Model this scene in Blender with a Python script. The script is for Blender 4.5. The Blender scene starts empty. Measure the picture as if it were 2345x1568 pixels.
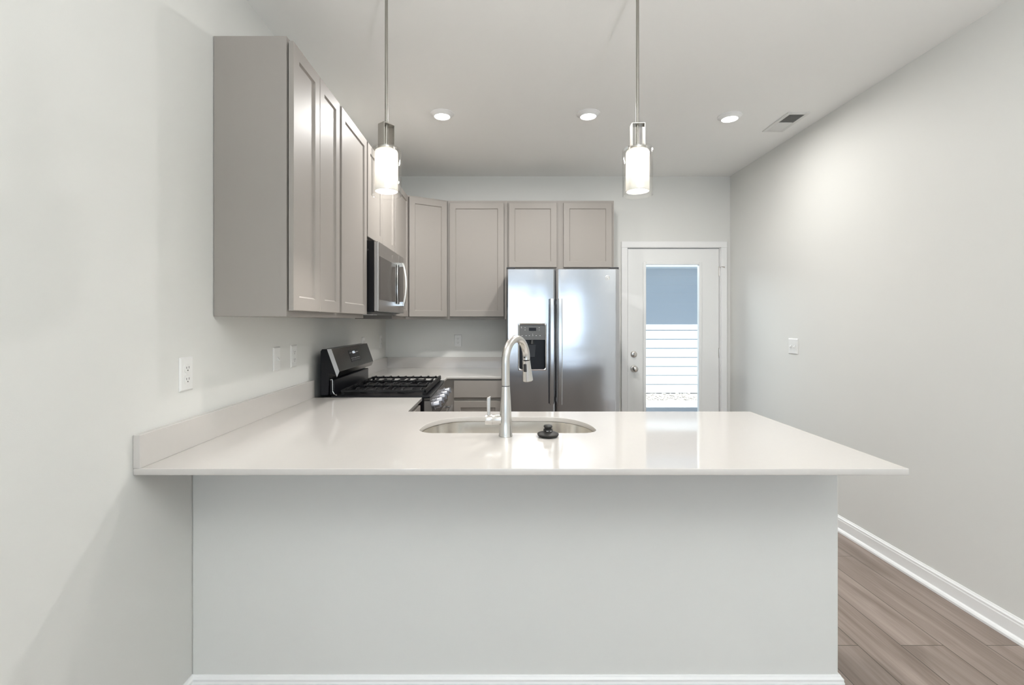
import bpy, bmesh, math, random
from mathutils import Vector, Matrix
random.seed(4)
PI = math.pi
sc = bpy.context.scene

# ------------------------------------------------------------------ camera
FPX = 1110.0; CX = 1146.0; CY = 736.0; EYE = 1.35
cam_d = bpy.data.cameras.new('camera'); cam = bpy.data.objects.new('camera', cam_d)
sc.collection.objects.link(cam); sc.camera = cam
cam_d.sensor_width = 36; cam_d.lens = 36 * FPX / 2345
cam_d.shift_x = (1172.5 - CX) / 2345; cam_d.shift_y = -(784 - CY) / 2345
cam_d.clip_start = 0.05; cam_d.clip_end = 200
cam.location = (0, 0, EYE); cam.rotation_euler = (PI / 2, 0, 0)

# ------------------------------------------------------------------ world, sun, daylight, added fill lamps, exposure
w = bpy.data.worlds.new('sky'); sc.world = w; w.use_nodes = True
bg = w.node_tree.nodes['Background']; bg.inputs[0].default_value = (0.31, 0.60, 1.0, 1); bg.inputs[1].default_value = 0.5
sd = bpy.data.lights.new('sun', 'SUN'); sd.energy = 9.5; sd.angle = 0.01; sd.color = (1, 0.97, 0.92)
sun = bpy.data.objects.new('sun', sd); sc.collection.objects.link(sun)
sun.rotation_euler = (math.radians(25), 0, math.radians(-6))
def area(name, loc, rot, sx, sy, power, col=(1, 1, 1)):
    l = bpy.data.lights.new(name, 'AREA'); l.shape = 'RECTANGLE'; l.size = sx; l.size_y = sy; l.energy = power; l.color = col
    o = bpy.data.objects.new(name, l); sc.collection.objects.link(o); o.location = loc; o.rotation_euler = rot; return o
area('window_daylight', (-0.45, -5.5, 1.43), (PI / 2 + 0.15, 0, 0), 4.9, 1.40, 56, (0.76, 0.88, 1.0))
area('side_fill_light', (-3.95, -2.4, 1.35), (PI / 2 + 0.5, 0, -PI / 2), 2.6, 1.9, 60, (0.93, 0.97, 1.0))  # fill lamp added inside the side window to light the right wall
pd = area('patio_fill_light', (0.9, 7.4, 3.0), (0, 0, 0), 3.0, 1.4, 140, (0.90, 0.96, 1.0))  # lamp added above the patio, out of view, in place of skylight
pd.rotation_euler = (Vector((2.15, 4.2, 1.3)) - Vector((0.9, 7.4, 3.0))).to_track_quat('-Z', 'Y').to_euler()
sc.view_settings.view_transform = 'Standard'; sc.view_settings.look = 'None'
sc.view_settings.gamma = 1; sc.view_settings.exposure = 0.33
sc.view_settings.use_curve_mapping = False

# ------------------------------------------------------------------ helpers
ORG = {}
def tagp(o, label=None, cat=None, group=None, kind=None):
    for k, v in (('label', label), ('category', cat), ('group', group), ('kind', kind)):
        if v: o[k] = v
    return o
def link(o, parent, loc):
    sc.collection.objects.link(o)
    p = ORG[parent.name] if parent else Vector((0, 0, 0))
    o.location = Vector(loc) - p
    if parent: o.parent = parent
    ORG[o.name] = Vector(loc)
def thing(name, loc, label, cat, group=None):
    o = bpy.data.objects.new(name, None); o.empty_display_size = 0.05
    link(o, None, loc); return tagp(o, label, cat, group)
def obj(name, bm, mat, parent=None, loc=None, smooth=None, bevel=0, seg=2):
    """bm in world coordinates; origin becomes the parent's origin (or loc)."""
    if loc is None: loc = ORG[parent.name] if parent else (0, 0, 0)
    bmesh.ops.translate(bm, vec=-Vector(loc), verts=bm.verts)
    bmesh.ops.recalc_face_normals(bm, faces=bm.faces)
    me = bpy.data.meshes.new(name); bm.to_mesh(me); bm.free()
    o = bpy.data.objects.new(name, me)
    for m in (mat if isinstance(mat, (list, tuple)) else [mat]): me.materials.append(m)
    link(o, parent, loc)
    if bevel:
        b = o.modifiers.new('bevel', 'BEVEL'); b.width = bevel; b.segments = seg; b.limit_method = 'ANGLE'; b.angle_limit = math.radians(40)
        b.harden_normals = False
    if smooth is not None: set_smooth(me, smooth)
    return o
def set_smooth(me, ang=35):
    for p in me.polygons: p.use_smooth = True
    try: me.set_sharp_from_angle(angle=math.radians(ang))
    except Exception: pass
def N(): return bmesh.new()
def box(bm, x0, x1, y0, y1, z0, z1, mi=0):
    vs = [bm.verts.new((x, y, z)) for x in (x0, x1) for y in (y0, y1) for z in (z0, z1)]
    for f in ((0, 1, 3, 2), (4, 6, 7, 5), (0, 4, 5, 1), (2, 3, 7, 6), (0, 2, 6, 4), (1, 5, 7, 3)):
        fc = bm.faces.new([vs[i] for i in f]); fc.material_index = mi
    return bm
def B(*a): return box(N(), *a)
def prism(bm, pts, axis, a, b, mi=0):
    """pts 2D polygon; extruded along axis from a to b. axis x: (y,z); y: (x,z); z: (x,y)"""
    def P(p, t): return {'x': (t, p[0], p[1]), 'y': (p[0], t, p[1]), 'z': (p[0], p[1], t)}[axis]
    A = [bm.verts.new(P(p, a)) for p in pts]; C = [bm.verts.new(P(p, b)) for p in pts]
    n = len(pts); fs = [bm.faces.new(A), bm.faces.new(C[::-1])]
    for i in range(n): fs.append(bm.faces.new([A[i], A[(i + 1) % n], C[(i + 1) % n], C[i]]))
    for f in fs: f.material_index = mi
    return bm
def frame_axes(d):
    d = Vector(d).normalized(); u = Vector((0, 0, 1)) if abs(d.z) < 0.9 else Vector((1, 0, 0))
    a = d.cross(u).normalized(); return d, a, d.cross(a).normalized()
def lathe(bm, prof, c, d=(0, 0, 1), n=32, closed=False):
    """prof list of (r,h) along direction d from c"""
    d, a, b = frame_axes(d); c = Vector(c); rings = []
    for r, h in prof:
        if r < 1e-6: rings.append([bm.verts.new(c + d * h)])
        else: rings.append([bm.verts.new(c + d * h + (a * math.cos(2 * PI * k / n) + b * math.sin(2 * PI * k / n)) * r) for k in range(n)])
    prs = list(zip(rings, rings[1:])) + ([(rings[-1], rings[0])] if closed else [])
    for R, S in prs:
        for k in range(n):
            k2 = (k + 1) % n
            if len(R) == 1 and len(S) == 1: continue
            if len(R) == 1: bm.faces.new([R[0], S[k], S[k2]])
            elif len(S) == 1: bm.faces.new([R[k], R[k2], S[0]])
            else: bm.faces.new([R[k], R[k2], S[k2], S[k]])
    return bm
def cyl(bm, c, d, r, h, n=24): return lathe(bm, [(0, 0), (r, 0), (r, h), (0, h)], c, d, n)
def tube(bm, pts, rad, n=16, cap=True, flat=None):
    pts = [Vector(p) for p in pts]; m = len(pts)
    if not isinstance(rad, (list, tuple)): rad = [rad] * m
    rings = []; prev = None
    for i, p in enumerate(pts):
        t = (pts[min(i + 1, m - 1)] - pts[max(i - 1, 0)]).normalized()
        if prev is None: _, a, _ = frame_axes(t)
        else: a = (prev - t * prev.dot(t)).normalized()
        b = t.cross(a).normalized(); prev = a
        rings.append([bm.verts.new(p + (a * math.cos(2 * PI * k / n) + b * math.sin(2 * PI * k / n)) * rad[i]) for k in range(n)])
    for R, S in zip(rings, rings[1:]):
        for k in range(n): bm.faces.new([R[k], R[(k + 1) % n], S[(k + 1) % n], S[k]])
    if cap: bm.faces.new(rings[0][::-1]); bm.faces.new(rings[-1])
    return bm

# ------------------------------------------------------------------ materials
def mat(name, col, rough=0.5, metal=0.0, bump=0, bscale=200, emit=None, es=0, coat=0, trans=0, ior=1.45, var=0, vscale=3, aniso=0, spec=0.5, stretch=(1, 1, 1)):
    m = bpy.data.materials.new(name); m.use_nodes = True; nt = m.node_tree; p = nt.nodes['Principled BSDF']
    p.inputs['Base Color'].default_value = (*col, 1); p.inputs['Roughness'].default_value = rough; p.inputs['Metallic'].default_value = metal
    p.inputs['Specular IOR Level'].default_value = spec
    p.inputs['Coat Weight'].default_value = coat; p.inputs['Coat Roughness'].default_value = 0.15
    p.inputs['Transmission Weight'].default_value = trans; p.inputs['IOR'].default_value = ior
    p.inputs['Anisotropic'].default_value = aniso
    if emit: p.inputs['Emission Color'].default_value = (*emit, 1); p.inputs['Emission Strength'].default_value = es
    tc = nt.nodes.new('ShaderNodeTexCoord'); mp = nt.nodes.new('ShaderNodeMapping'); mp.inputs['Scale'].default_value = stretch
    nt.links.new(tc.outputs['Object'], mp.inputs['Vector'])
    nz = nt.nodes.new('ShaderNodeTexNoise'); nz.inputs['Scale'].default_value = bscale; nz.inputs['Detail'].default_value = 3
    nt.links.new(mp.outputs[0], nz.inputs['Vector'])
    if bump:
        bp = nt.nodes.new('ShaderNodeBump'); bp.inputs['Strength'].default_value = bump; bp.inputs['Distance'].default_value = 0.002
        nt.links.new(nz.outputs['Fac'], bp.inputs['Height']); nt.links.new(bp.outputs[0], p.inputs['Normal'])
    if var:
        n2 = nt.nodes.new('ShaderNodeTexNoise'); n2.inputs['Scale'].default_value = vscale; n2.inputs['Detail'].default_value = 4
        nt.links.new(mp.outputs[0], n2.inputs['Vector'])
        mx = nt.nodes.new('ShaderNodeMix'); mx.data_type = 'RGBA'
        mx.inputs['A'].default_value = (*[c * (1 - var) for c in col], 1); mx.inputs['B'].default_value = (*[min(1, c * (1 + var)) for c in col], 1)
        nt.links.new(n2.outputs['Fac'], mx.inputs['Factor']); nt.links.new(mx.outputs['Result'], p.inputs['Base Color'])
    return m
M = {}
M['wall'] = mat('wall_paint', (0.735, 0.735, 0.705), 0.55, bump=0.08, bscale=350, var=0.01)
M['ceil'] = mat('ceiling_paint', (0.955, 0.955, 0.935), 0.8, bump=0.06, bscale=300, var=0.01)
M['trim'] = mat('trim_paint', (0.87, 0.87, 0.86), 0.3, bump=0.02, bscale=60)
M['cab'] = mat('cabinet_paint', (0.335, 0.309, 0.282), 0.45, bump=0.02, bscale=120, var=0.015, spec=0.4)
M['cabin'] = mat('cabinet_shadow_gap', (0.05, 0.045, 0.04), 0.8, var=0.1)
M['quartz'] = mat('white_quartz', (0.60, 0.575, 0.545), 0.06, var=0.012, vscale=40, spec=0.55)
M['door'] = mat('door_paint', (0.84, 0.845, 0.83), 0.35, bump=0.02, bscale=80)
M['nickel'] = mat('brushed_nickel', (0.66, 0.63, 0.59), 0.28, 1, bump=0.02, bscale=300)
M['chrome'] = mat('chrome', (0.85, 0.85, 0.84), 0.1, 1, bump=0.01, bscale=20)
M['faucet'] = mat('stainless_faucet', (0.66, 0.645, 0.62), 0.27, 1, bump=0.02, bscale=400, stretch=(1, 1, 0.05))
M['knob'] = mat('knob_steel', (0.42, 0.43, 0.47), 0.38, 1, bump=0.02, bscale=200)
M['steel'] = mat('stainless_steel', (0.62, 0.63, 0.65), 0.2, 1, bump=0.03, bscale=250, stretch=(0.02, 1, 1))
M['sink'] = mat('sink_steel', (0.86, 0.83, 0.78), 0.18, 1, bump=0.04, bscale=200, stretch=(1, 1, 0.1))
M['dsteel'] = mat('appliance_steel', (0.46, 0.45, 0.44), 0.3, 1, bump=0.03, bscale=250, stretch=(1, 0.03, 1))
M['slate'] = mat('dark_steel', (0.125, 0.118, 0.112), 0.25, 1, bump=0.03, bscale=250, stretch=(1, 0.03, 1))
M['rod'] = mat('satin_rod', (0.36, 0.345, 0.31), 0.35, 1, bump=0.02, bscale=100)
M['satin'] = mat('satin_nickel', (0.62, 0.60, 0.56), 0.42, 1, bump=0.02, bscale=100)
M['black'] = mat('black_enamel', (0.008, 0.008, 0.010), 0.3, spec=0.3, bump=0.02, bscale=60)
M['iron'] = mat('cast_iron', (0.014, 0.014, 0.015), 0.5, bump=0.1, bscale=300, spec=0.3)
M['rubber'] = mat('black_rubber', (0.02, 0.019, 0.018), 0.45, bump=0.05, bscale=200)
M['bplast'] = mat('black_plastic', (0.03, 0.03, 0.032), 0.35, bump=0.03, bscale=100)
M['gplast'] = mat('grey_control_plastic', (0.12, 0.12, 0.115), 0.3, bump=0.02, bscale=100)
M['bglass'] = mat('tinted_glass', (0.05, 0.045, 0.042), 0.15, spec=0.3, bump=0.002, bscale=5)
M['plate'] = mat('white_plastic', (0.80, 0.80, 0.78), 0.35, bump=0.01, bscale=50)
M['slot'] = mat('socket_slot', (0.06, 0.06, 0.06), 0.6, var=0.1)
M['white'] = mat('white_print', (0.8, 0.8, 0.8), 0.5, var=0.02)
M['led'] = mat('display_digits', (0.8, 0.85, 0.9), 0.4, emit=(0.8, 0.9, 1), es=0.8, var=0.01)
M['lens'] = mat('lamp_lens', (1, 1, 1), 0.5, emit=(1, 0.97, 0.93), es=9, var=0.0)
M['shade'] = mat('opal_glass', (0.9, 0.89, 0.86), 0.3, bump=0.01, bscale=30)
def opal(m):
    nt = m.node_tree; p = nt.nodes['Principled BSDF']; out = [n for n in nt.nodes if n.type == 'OUTPUT_MATERIAL'][0]
    tr = nt.nodes.new('ShaderNodeBsdfTranslucent'); tr.inputs[0].default_value = (0.92, 0.90, 0.86, 1)
    mx = nt.nodes.new('ShaderNodeMixShader'); mx.inputs[0].default_value = 0.3
    nt.links.new(p.outputs[0], mx.inputs[1]); nt.links.new(tr.outputs[0], mx.inputs[2]); nt.links.new(mx.outputs[0], out.inputs['Surface'])
opal(M['shade'])
M['vent'] = mat('vent_white', (0.78, 0.78, 0.76), 0.4, bump=0.02, bscale=60)
M['ventin'] = mat('vent_duct', (0.18, 0.18, 0.18), 0.7, var=0.1)
M['siding'] = mat('painted_siding', (0.62, 0.67, 0.71), 0.6, bump=0.1, bscale=40, stretch=(0.1, 1, 1))
M['eave'] = mat('blue_grey_fascia', (0.52, 0.60, 0.68), 0.6, bump=0.05, bscale=30)
M['concrete'] = mat('concrete', (0.32, 0.32, 0.33), 0.8, bump=0.3, bscale=80, var=0.08, vscale=8)
M['render'] = mat('outer_wall', (0.6, 0.62, 0.64), 0.8, bump=0.1, bscale=50)
M['gravel'] = mat('gravel', (0.5, 0.49, 0.48), 0.8, bump=1.0, bscale=60, var=0.3, vscale=60)
M['stone'] = mat('pebble', (0.42, 0.40, 0.37), 0.8, bump=0.3, bscale=60, var=0.3, vscale=20)
M['wood'] = mat('raw_wood_edge', (0.60, 0.45, 0.30), 0.6, bump=0.1, bscale=80, var=0.1)

def glass(name, col=(1, 1, 1), rough=0.0):
    m = bpy.data.materials.new(name); m.use_nodes = True; nt = m.node_tree
    for n in list(nt.nodes): nt.nodes.remove(n)
    o = nt.nodes.new('ShaderNodeOutputMaterial'); t = nt.nodes.new('ShaderNodeBsdfTransparent'); t.inputs[0].default_value = (*col, 1)
    g = nt.nodes.new('ShaderNodeBsdfGlossy'); g.inputs['Roughness'].default_value = 0.02
    f = nt.nodes.new('ShaderNodeLayerWeight'); f.inputs['Blend'].default_value = 0.5
    pw = nt.nodes.new('ShaderNodeMath'); pw.operation = 'POWER'; pw.inputs[1].default_value = 4
    ml = nt.nodes.new('ShaderNodeMath'); ml.operation = 'MULTIPLY_ADD'; ml.inputs[1].default_value = 0.85; ml.inputs[2].default_value = 0.04
    nt.links.new(f.outputs['Facing'], pw.inputs[0]); nt.links.new(pw.outputs[0], ml.inputs[0])
    mx = nt.nodes.new('ShaderNodeMixShader')
    nt.links.new(ml.outputs[0], mx.inputs[0]); nt.links.new(t.outputs[0], mx.inputs[1]); nt.links.new(g.outputs[0], mx.inputs[2]); nt.links.new(mx.outputs[0], o.inputs[0])
    return m
M['glass'] = glass('clear_glass', (0.97, 0.99, 0.98))
M['pglass'] = glass('pendant_glass', (0.985, 0.985, 0.98))

def steel_door():
    m = mat('fridge_steel', (0.57, 0.58, 0.605), 0.16, 1); nt = m.node_tree; p = nt.nodes['Principled BSDF']
    tc = nt.nodes.new('ShaderNodeTexCoord'); mp = nt.nodes.new('ShaderNodeMapping'); mp.inputs['Scale'].default_value = (1.2, 1, 2.6)
    nz = nt.nodes.new('ShaderNodeTexNoise'); nz.inputs['Scale'].default_value = 2.2; nz.inputs['Detail'].default_value = 1
    bp = nt.nodes.new('ShaderNodeBump'); bp.inputs['Strength'].default_value = 0.5; bp.inputs['Distance'].default_value = 0.003
    m2 = nt.nodes.new('ShaderNodeMapping'); m2.inputs['Scale'].default_value = (3, 3, 500)
    n2 = nt.nodes.new('ShaderNodeTexNoise'); n2.inputs['Scale'].default_value = 1.0
    b2 = nt.nodes.new('ShaderNodeBump'); b2.inputs['Strength'].default_value = 0.03; b2.inputs['Distance'].default_value = 0.001
    L = nt.links.new
    L(tc.outputs['Object'], mp.inputs[0]); L(mp.outputs[0], nz.inputs['Vector']); L(nz.outputs['Fac'], bp.inputs['Height'])
    L(tc.outputs['Object'], m2.inputs[0]); L(m2.outputs[0], n2.inputs['Vector']); L(n2.outputs['Fac'], b2.inputs['Height'])
    L(bp.outputs[0], b2.inputs['Normal']); L(b2.outputs[0], p.inputs['Normal'])
    return m
M['fsteel'] = steel_door()

def plank_floor():
    m = bpy.data.materials.new('plank_floor'); m.use_nodes = True; nt = m.node_tree; p = nt.nodes['Principled BSDF']; L = nt.links.new
    tc = nt.nodes.new('ShaderNodeTexCoord'); mp = nt.nodes.new('ShaderNodeMapping'); mp.inputs['Rotation'].default_value = (0, 0, PI / 2)
    mp.inputs['Location'].default_value = (0.35, 0.11, 0)
    L(tc.outputs['Object'], mp.inputs[0])
    br = nt.nodes.new('ShaderNodeTexBrick'); br.offset = 0.37; br.inputs['Scale'].default_value = 1
    br.inputs['Brick Width'].default_value = 1.22; br.inputs['Row Height'].default_value = 0.178; br.inputs['Mortar Size'].default_value = 0.002
    br.inputs['Color1'].default_value = (0, 0, 0, 1); br.inputs['Color2'].default_value = (1, 1, 1, 1); br.inputs['Mortar'].default_value = (0.5, 0.5, 0.5, 1)
    br.inputs['Bias'].default_value = 0
    L(mp.outputs[0], br.inputs['Vector'])
    # grain, shifted per plank
    add = nt.nodes.new('ShaderNodeVectorMath'); add.operation = 'MULTIPLY_ADD'
    add.inputs[1].default_value = (7, 3, 5); L(br.outputs['Color'], add.inputs[0]); L(mp.outputs[0], add.inputs[2])
    mg = nt.nodes.new('ShaderNodeMapping'); mg.inputs['Scale'].default_value = (1.0, 9, 1); L(add.outputs[0], mg.inputs[0])
    g1 = nt.nodes.new('ShaderNodeTexNoise'); g1.inputs['Scale'].default_value = 1.6; g1.inputs['Detail'].default_value = 6; g1.inputs['Distortion'].default_value = 0.6
    L(mg.outputs[0], g1.inputs['Vector'])
    mg2 = nt.nodes.new('ShaderNodeMapping'); mg2.inputs['Scale'].default_value = (2, 60, 1); L(add.outputs[0], mg2.inputs[0])
    g2 = nt.nodes.new('ShaderNodeTexNoise'); g2.inputs['Scale'].default_value = 1.5; g2.inputs['Detail'].default_value = 4; L(mg2.outputs[0], g2.inputs['Vector'])
    r = nt.nodes.new('ShaderNodeValToRGB'); e = r.color_ramp.elements
    e[0].position = 0.28; e[0].color = (0.165, 0.124, 0.100, 1); e[1].position = 0.75; e[1].color = (0.40, 0.325, 0.285, 1)
    k = e.new(0.5); k.color = (0.275, 0.215, 0.182, 1)
    mm = nt.nodes.new('ShaderNodeMath'); mm.operation = 'MULTIPLY_ADD'; mm.inputs[1].default_value = 0.25; L(g2.outputs['Fac'], mm.inputs[0])
    m3 = nt.nodes.new('ShaderNodeMath'); m3.operation = 'MULTIPLY'; m3.inputs[1].default_value = 0.75; L(g1.outputs['Fac'], m3.inputs[0]); L(m3.outputs[0], mm.inputs[2])
    L(mm.outputs[0], r.inputs[0])
    hs = nt.nodes.new('ShaderNodeHueSaturation'); vm = nt.nodes.new('ShaderNodeMapRange'); vm.inputs['To Min'].default_value = 0.88; vm.inputs['To Max'].default_value = 1.14
    L(br.outputs['Color'], vm.inputs['Value']); L(vm.outputs[0], hs.inputs['Value']); L(r.outputs[0], hs.inputs['Color'])
    mx = nt.nodes.new('ShaderNodeMix'); mx.data_type = 'RGBA'; mx.inputs['B'].default_value = (0.09, 0.07, 0.055, 1)
    L(br.outputs['Fac'], mx.inputs['Factor']); L(hs.outputs[0], mx.inputs['A']); L(mx.outputs['Result'], p.inputs['Base Color'])
    p.inputs['Roughness'].default_value = 0.42
    bp = nt.nodes.new('ShaderNodeBump'); bp.inputs['Strength'].default_value = 0.15; bp.inputs['Distance'].default_value = 0.001
    L(g2.outputs['Fac'], bp.inputs['Height']); L(bp.outputs[0], p.inputs['Normal'])
    return m
M['floor'] = plank_floor()

# ------------------------------------------------------------------ room shell
XL, XR, YB, ZC = -1.095, 2.19, 4.625, 2.735
def struct(name, bm, m, bevel=0, smooth=None, loc=None, kind='structure'):
    o = obj(name, bm, m, None, loc, smooth, bevel); o['kind'] = kind; return o
struct('floor', B(-4.1, XR + 0.12, -5.6, YB + 0.14, -0.1, 0), M['floor'])
struct('ceiling', B(-4.1, XR + 0.12, -5.6, YB + 0.14, ZC, ZC + 0.2), M['ceil'])
struct('wall_left', B(XL - 0.12, XL, -0.2, YB + 0.14, 0, ZC), M['wall'])
bm = N(); box(bm, XR, XR + 0.12, -5.6, YB + 0.14, 0, ZC); struct('wall_right', bm, M['wall'])
# back wall with the door opening
DX0, DX1, DZ = 1.205, 2.104, 2.06
bm = N(); box(bm, XL, DX0, YB, YB + 0.14, 0, ZC); box(bm, DX1, XR, YB, YB + 0.14, 0, ZC); box(bm, DX0, DX1, YB, YB + 0.14, DZ, ZC)
struct('wall_back', bm, M['wall'])
# living room behind the camera: side walls and the rear wall with a wide window
bm = N(); box(bm, -4.1, XL - 0.12, -0.2, -0.08, 0, ZC); struct('wall_living_end', bm, M['wall'])
bm = N(); box(bm, -4.22, -4.1, -5.6, -3.7, 0, ZC); box(bm, -4.22, -4.1, -1.1, -0.08, 0, ZC); box(bm, -4.22, -4.1, -3.7, -1.1, 2.3, ZC); box(bm, -4.22, -4.1, -3.7, -1.1, 0, 0.4)
struct('wall_living_side', bm, M['wall'])
bm = N(); box(bm, -4.22, -3.0, -5.72, -5.6, 0, ZC); box(bm, 2.1, XR + 0.12, -5.72, -5.6, 0, ZC); box(bm, -3.0, 2.1, -5.72, -5.6, 0, 0.66); box(bm, -3.0, 2.1, -5.72, -5.6, 2.16, ZC)
struct('wall_front', bm, M['wall'])
bm = N(); box(bm, -3.0, 2.1, -5.7, -5.62, 0.66, 0.72); box(bm, -3.0, 2.1, -5.7, -5.62, 2.10, 2.16)
for x in (-3.0, -1.33, 0.37, 2.04): box(bm, x, x + 0.06, -5.7, -5.62, 0.72, 2.10)
wf = struct('window_1', bm, M['trim'])
obj('window_pane', B(-2.94, 2.04, -5.665, -5.66, 0.72, 2.10), M['glass'], wf)
wf = struct('window_2', box(box(box(box(N(), -4.2, -4.12, -3.7, -3.64, 0.4, 2.3), -4.2, -4.12, -1.16, -1.1, 0.4, 2.3), -4.2, -4.12, -3.64, -1.16, 0.4, 0.46), -4.2, -4.12, -3.64, -1.16, 2.24, 2.3), M['trim'])
obj('window_pane', B(-4.165, -4.16, -3.64, -1.16, 0.46, 2.24), M['glass'], wf)
# upper storey above the ceiling, which shades the patio
struct('upper_storey', B(-5.5, 3.6, -6.3, 5.05, ZC + 0.2, 6.9), M['render'])

# half wall of the peninsula
HY0, HY1, HXR = 1.72, 1.84, 1.20
CT, CB = 0.912, 0.892
struct('wall_peninsula', B(XL, HXR, HY0, HY1, 0, CB), M['wall'], bevel=0.006)
# baseboards: profile (outward, z)
BBP = [(0, 0), (0.028, 0), (0.028, 0.012), (0.022, 0.020), (0.014, 0.024), (0.014, 0.075), (0.012, 0.080), (0.012, 0.088), (0.007, 0.094), (0.004, 0.100), (0, 0.100)]
def bb(name, axis, fn, a, b):
    bm = N(); prism(bm, [fn(u, z) for u, z in BBP], axis, a, b); struct(name, bm, M['trim'], bevel=0.0015)
bb('baseboard_right', 'y', lambda u, z: (XR - u, z), -5.6, YB)
bb('baseboard_left', 'y', lambda u, z: (XL + u, z), -0.2, HY0)
# baseboard that wraps the half wall corner (swept with a mitre)
bm = N(); rows = []
for (x, y, sx, sy) in ((XL, HY0, 0, -1), (HXR, HY0, 1, -1), (HXR, 2.28, 1, 0)):
    rows.append([bm.verts.new((x + u * sx, y + u * sy, z)) for u, z in BBP])
for R, S in zip(rows, rows[1:]):
    for k in range(len(R)): bm.faces.new([R[k], R[(k + 1) % len(R)], S[(k + 1) % len(R)], S[k]])
bm.faces.new(rows[0]); bm.faces.new(rows[-1][::-1])
struct('baseboard_peninsula', bm, M['trim'], bevel=0.0015)
bb('baseboard_back', 'x', lambda u, z: (YB - u, z), 0.98, 1.15)

# ------------------------------------------------------------------ back door
bm = N()
def casing(bm, x0, x1, z1, wd=0.058, t=0.016):
    # left, right, top with a stepped profile
    for (a, b, c, d) in ((x0 - wd, x0, 0, z1), (x1, x1 + wd, 0, z1), (x0 - wd, x1 + wd, z1, z1 + wd)):
        box(bm, a, b, YB - t, YB, c, d)
casing(bm, DX0 + 0.005, DX1 - 0.005, DZ - 0.006)
struct('trim_1', bm, M['trim'], bevel=0.004)
dr = bpy.data.objects.new('door_1', None); link(dr, None, (1.655, YB, 0)); dr['kind'] = 'structure'
DY = YB + 0.012
S0, S1, ST = 1.219, 2.090, 2.045
G0, G1, GZ0, GZ1 = 1.388, 1.902, 0.22, 1.896
bm = N()
box(bm, S0, G0, DY, DY + 0.044, 0.012, ST); box(bm, G1, S1, DY, DY + 0.044, 0.012, ST)
box(bm, G0, G1, DY, DY + 0.044, GZ1, ST); box(bm, G0, G1, DY, DY + 0.044, 0.012, GZ0)
obj('door_slab', bm, M['door'], dr)
bm = N(); e = 0.024
for (a, b, c, d) in ((G0 - e, G0 + 0.004, GZ0 - e, GZ1 + e), (G1 - 0.004, G1 + e, GZ0 - e, GZ1 + e), (G0 + 0.004, G1 - 0.004, GZ1 - 0.004, GZ1 + e), (G0 + 0.004, G1 - 0.004, GZ0 - e, GZ0 + 0.004)):
    box(bm, a, b, DY - 0.009, DY, c, d)
obj('glazing_frame', bm, M['door'], dr, bevel=0.005)
obj('glass_pane', B(G0, G1, DY + 0.02, DY + 0.026, GZ0, GZ1), M['glass'], dr)
bm = N(); box(bm, DX0, S0 - 0.004, YB + 0.002, YB + 0.13, 0, DZ); box(bm, S1 + 0.004, DX1, YB + 0.002, YB + 0.13, 0, DZ); box(bm, S0 - 0.004, S1 + 0.004, YB + 0.002, YB + 0.13, ST + 0.004, DZ)
obj('door_jamb', bm, M['trim'], dr)
obj('threshold', B(DX0, DX1, YB + 0.002, YB + 0.15, 0.0, 0.011), M['nickel'], dr)
bm = N(); c = (1.275, DY, 0.900)
lathe(bm, [(0, 0), (0.033, 0), (0.033, 0.004), (0.029, 0.010), (0.013, 0.013), (0.011, 0.030), (0.020, 0.038), (0.028, 0.048), (0.0285, 0.058), (0.022, 0.068), (0.010, 0.073), (0, 0.074)], c, (0, -1, 0))
kn = obj('door_knob', bm, M['nickel'], dr, smooth=40)
bm = N(); lathe(bm, [(0, 0), (0.031, 0), (0.031, 0.005), (0.027, 0.011), (0.020, 0.014), (0, 0.015)], (1.275, DY, 1.037), (0, -1, 0))
dbk = obj('deadbolt', bm, M['nickel'], dr, smooth=40)
obj('thumb_turn', B(1.270, 1.280, DY - 0.032, DY - 0.014, 1.019, 1.055), M['nickel'], dbk, bevel=0.003)
for z in (0.25, 1.05, 1.83):
    bm = N(); cyl(bm, (S1 + 0.002, DY - 0.004, z - 0.045), (0, 0, 1), 0.0065, 0.09, 12); box(bm, S1 - 0.004, S1 + 0.010, DY - 0.003, DY + 0.001, z - 0.045, z + 0.045)
    h = obj('hinge', bm, M['nickel'], dr)
    if z == 1.83:
        bm = N(); tube(bm, [(S1 + 0.002, DY - 0.008, 1.868), (S1 + 0.018, DY - 0.03, 1.872), (S1 + 0.034, DY - 0.034, 1.868)], 0.0035, 8); lathe(bm, [(0, 0), (0.007, 0), (0.008, 0.006), (0, 0.008)], (S1 + 0.032, DY - 0.034, 1.868), (1, -0.2, 0), 12)
        obj('hinge_door_stop', bm, M['nickel'], h)
obj('strike_plate', B(S0 - 0.006, S0 - 0.001, DY - 0.002, DY + 0.03, 0.87, 0.93), M['bplast'], dr)

# ------------------------------------------------------------------ outside, seen through the glass
GR = -0.12
struct('patio_slab', B(-6, 8, YB + 0.16, 9.05, GR - 0.2, GR), M['concrete'])
struct('garden_ground', B(-6, 8, 9.05, 14, GR - 0.2, GR - 0.02), M['gravel'])
bm = N()
for i in range(420):
    x = random.uniform(2.3, 4.9); y = random.uniform(9.10, 9.93); r = random.uniform(0.014, 0.032)
    v = bmesh.ops.create_icosphere(bm, subdivisions=1, radius=r)['verts']
    bmesh.ops.scale(bm, vec=(random.uniform(.8, 1.3), random.uniform(.8, 1.3), 0.6), verts=v)
    bmesh.ops.translate(bm, vec=(x, y, GR - 0.015 + r * 0.4), verts=v)
g = obj('gravel', bm, [M['stone']]); tagp(g, 'strip of pale gravel along the foot of the siding outside the door', 'gravel', kind='stuff')
hs = thing('neighbouring_house', (3.6, 10.0, GR), 'neighbouring house with pale lap siding and blue-grey eave seen through the door glass', 'house')
bm = N(); EXP = 0.186; z = GR
pts = [(10.2, GR)]
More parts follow.
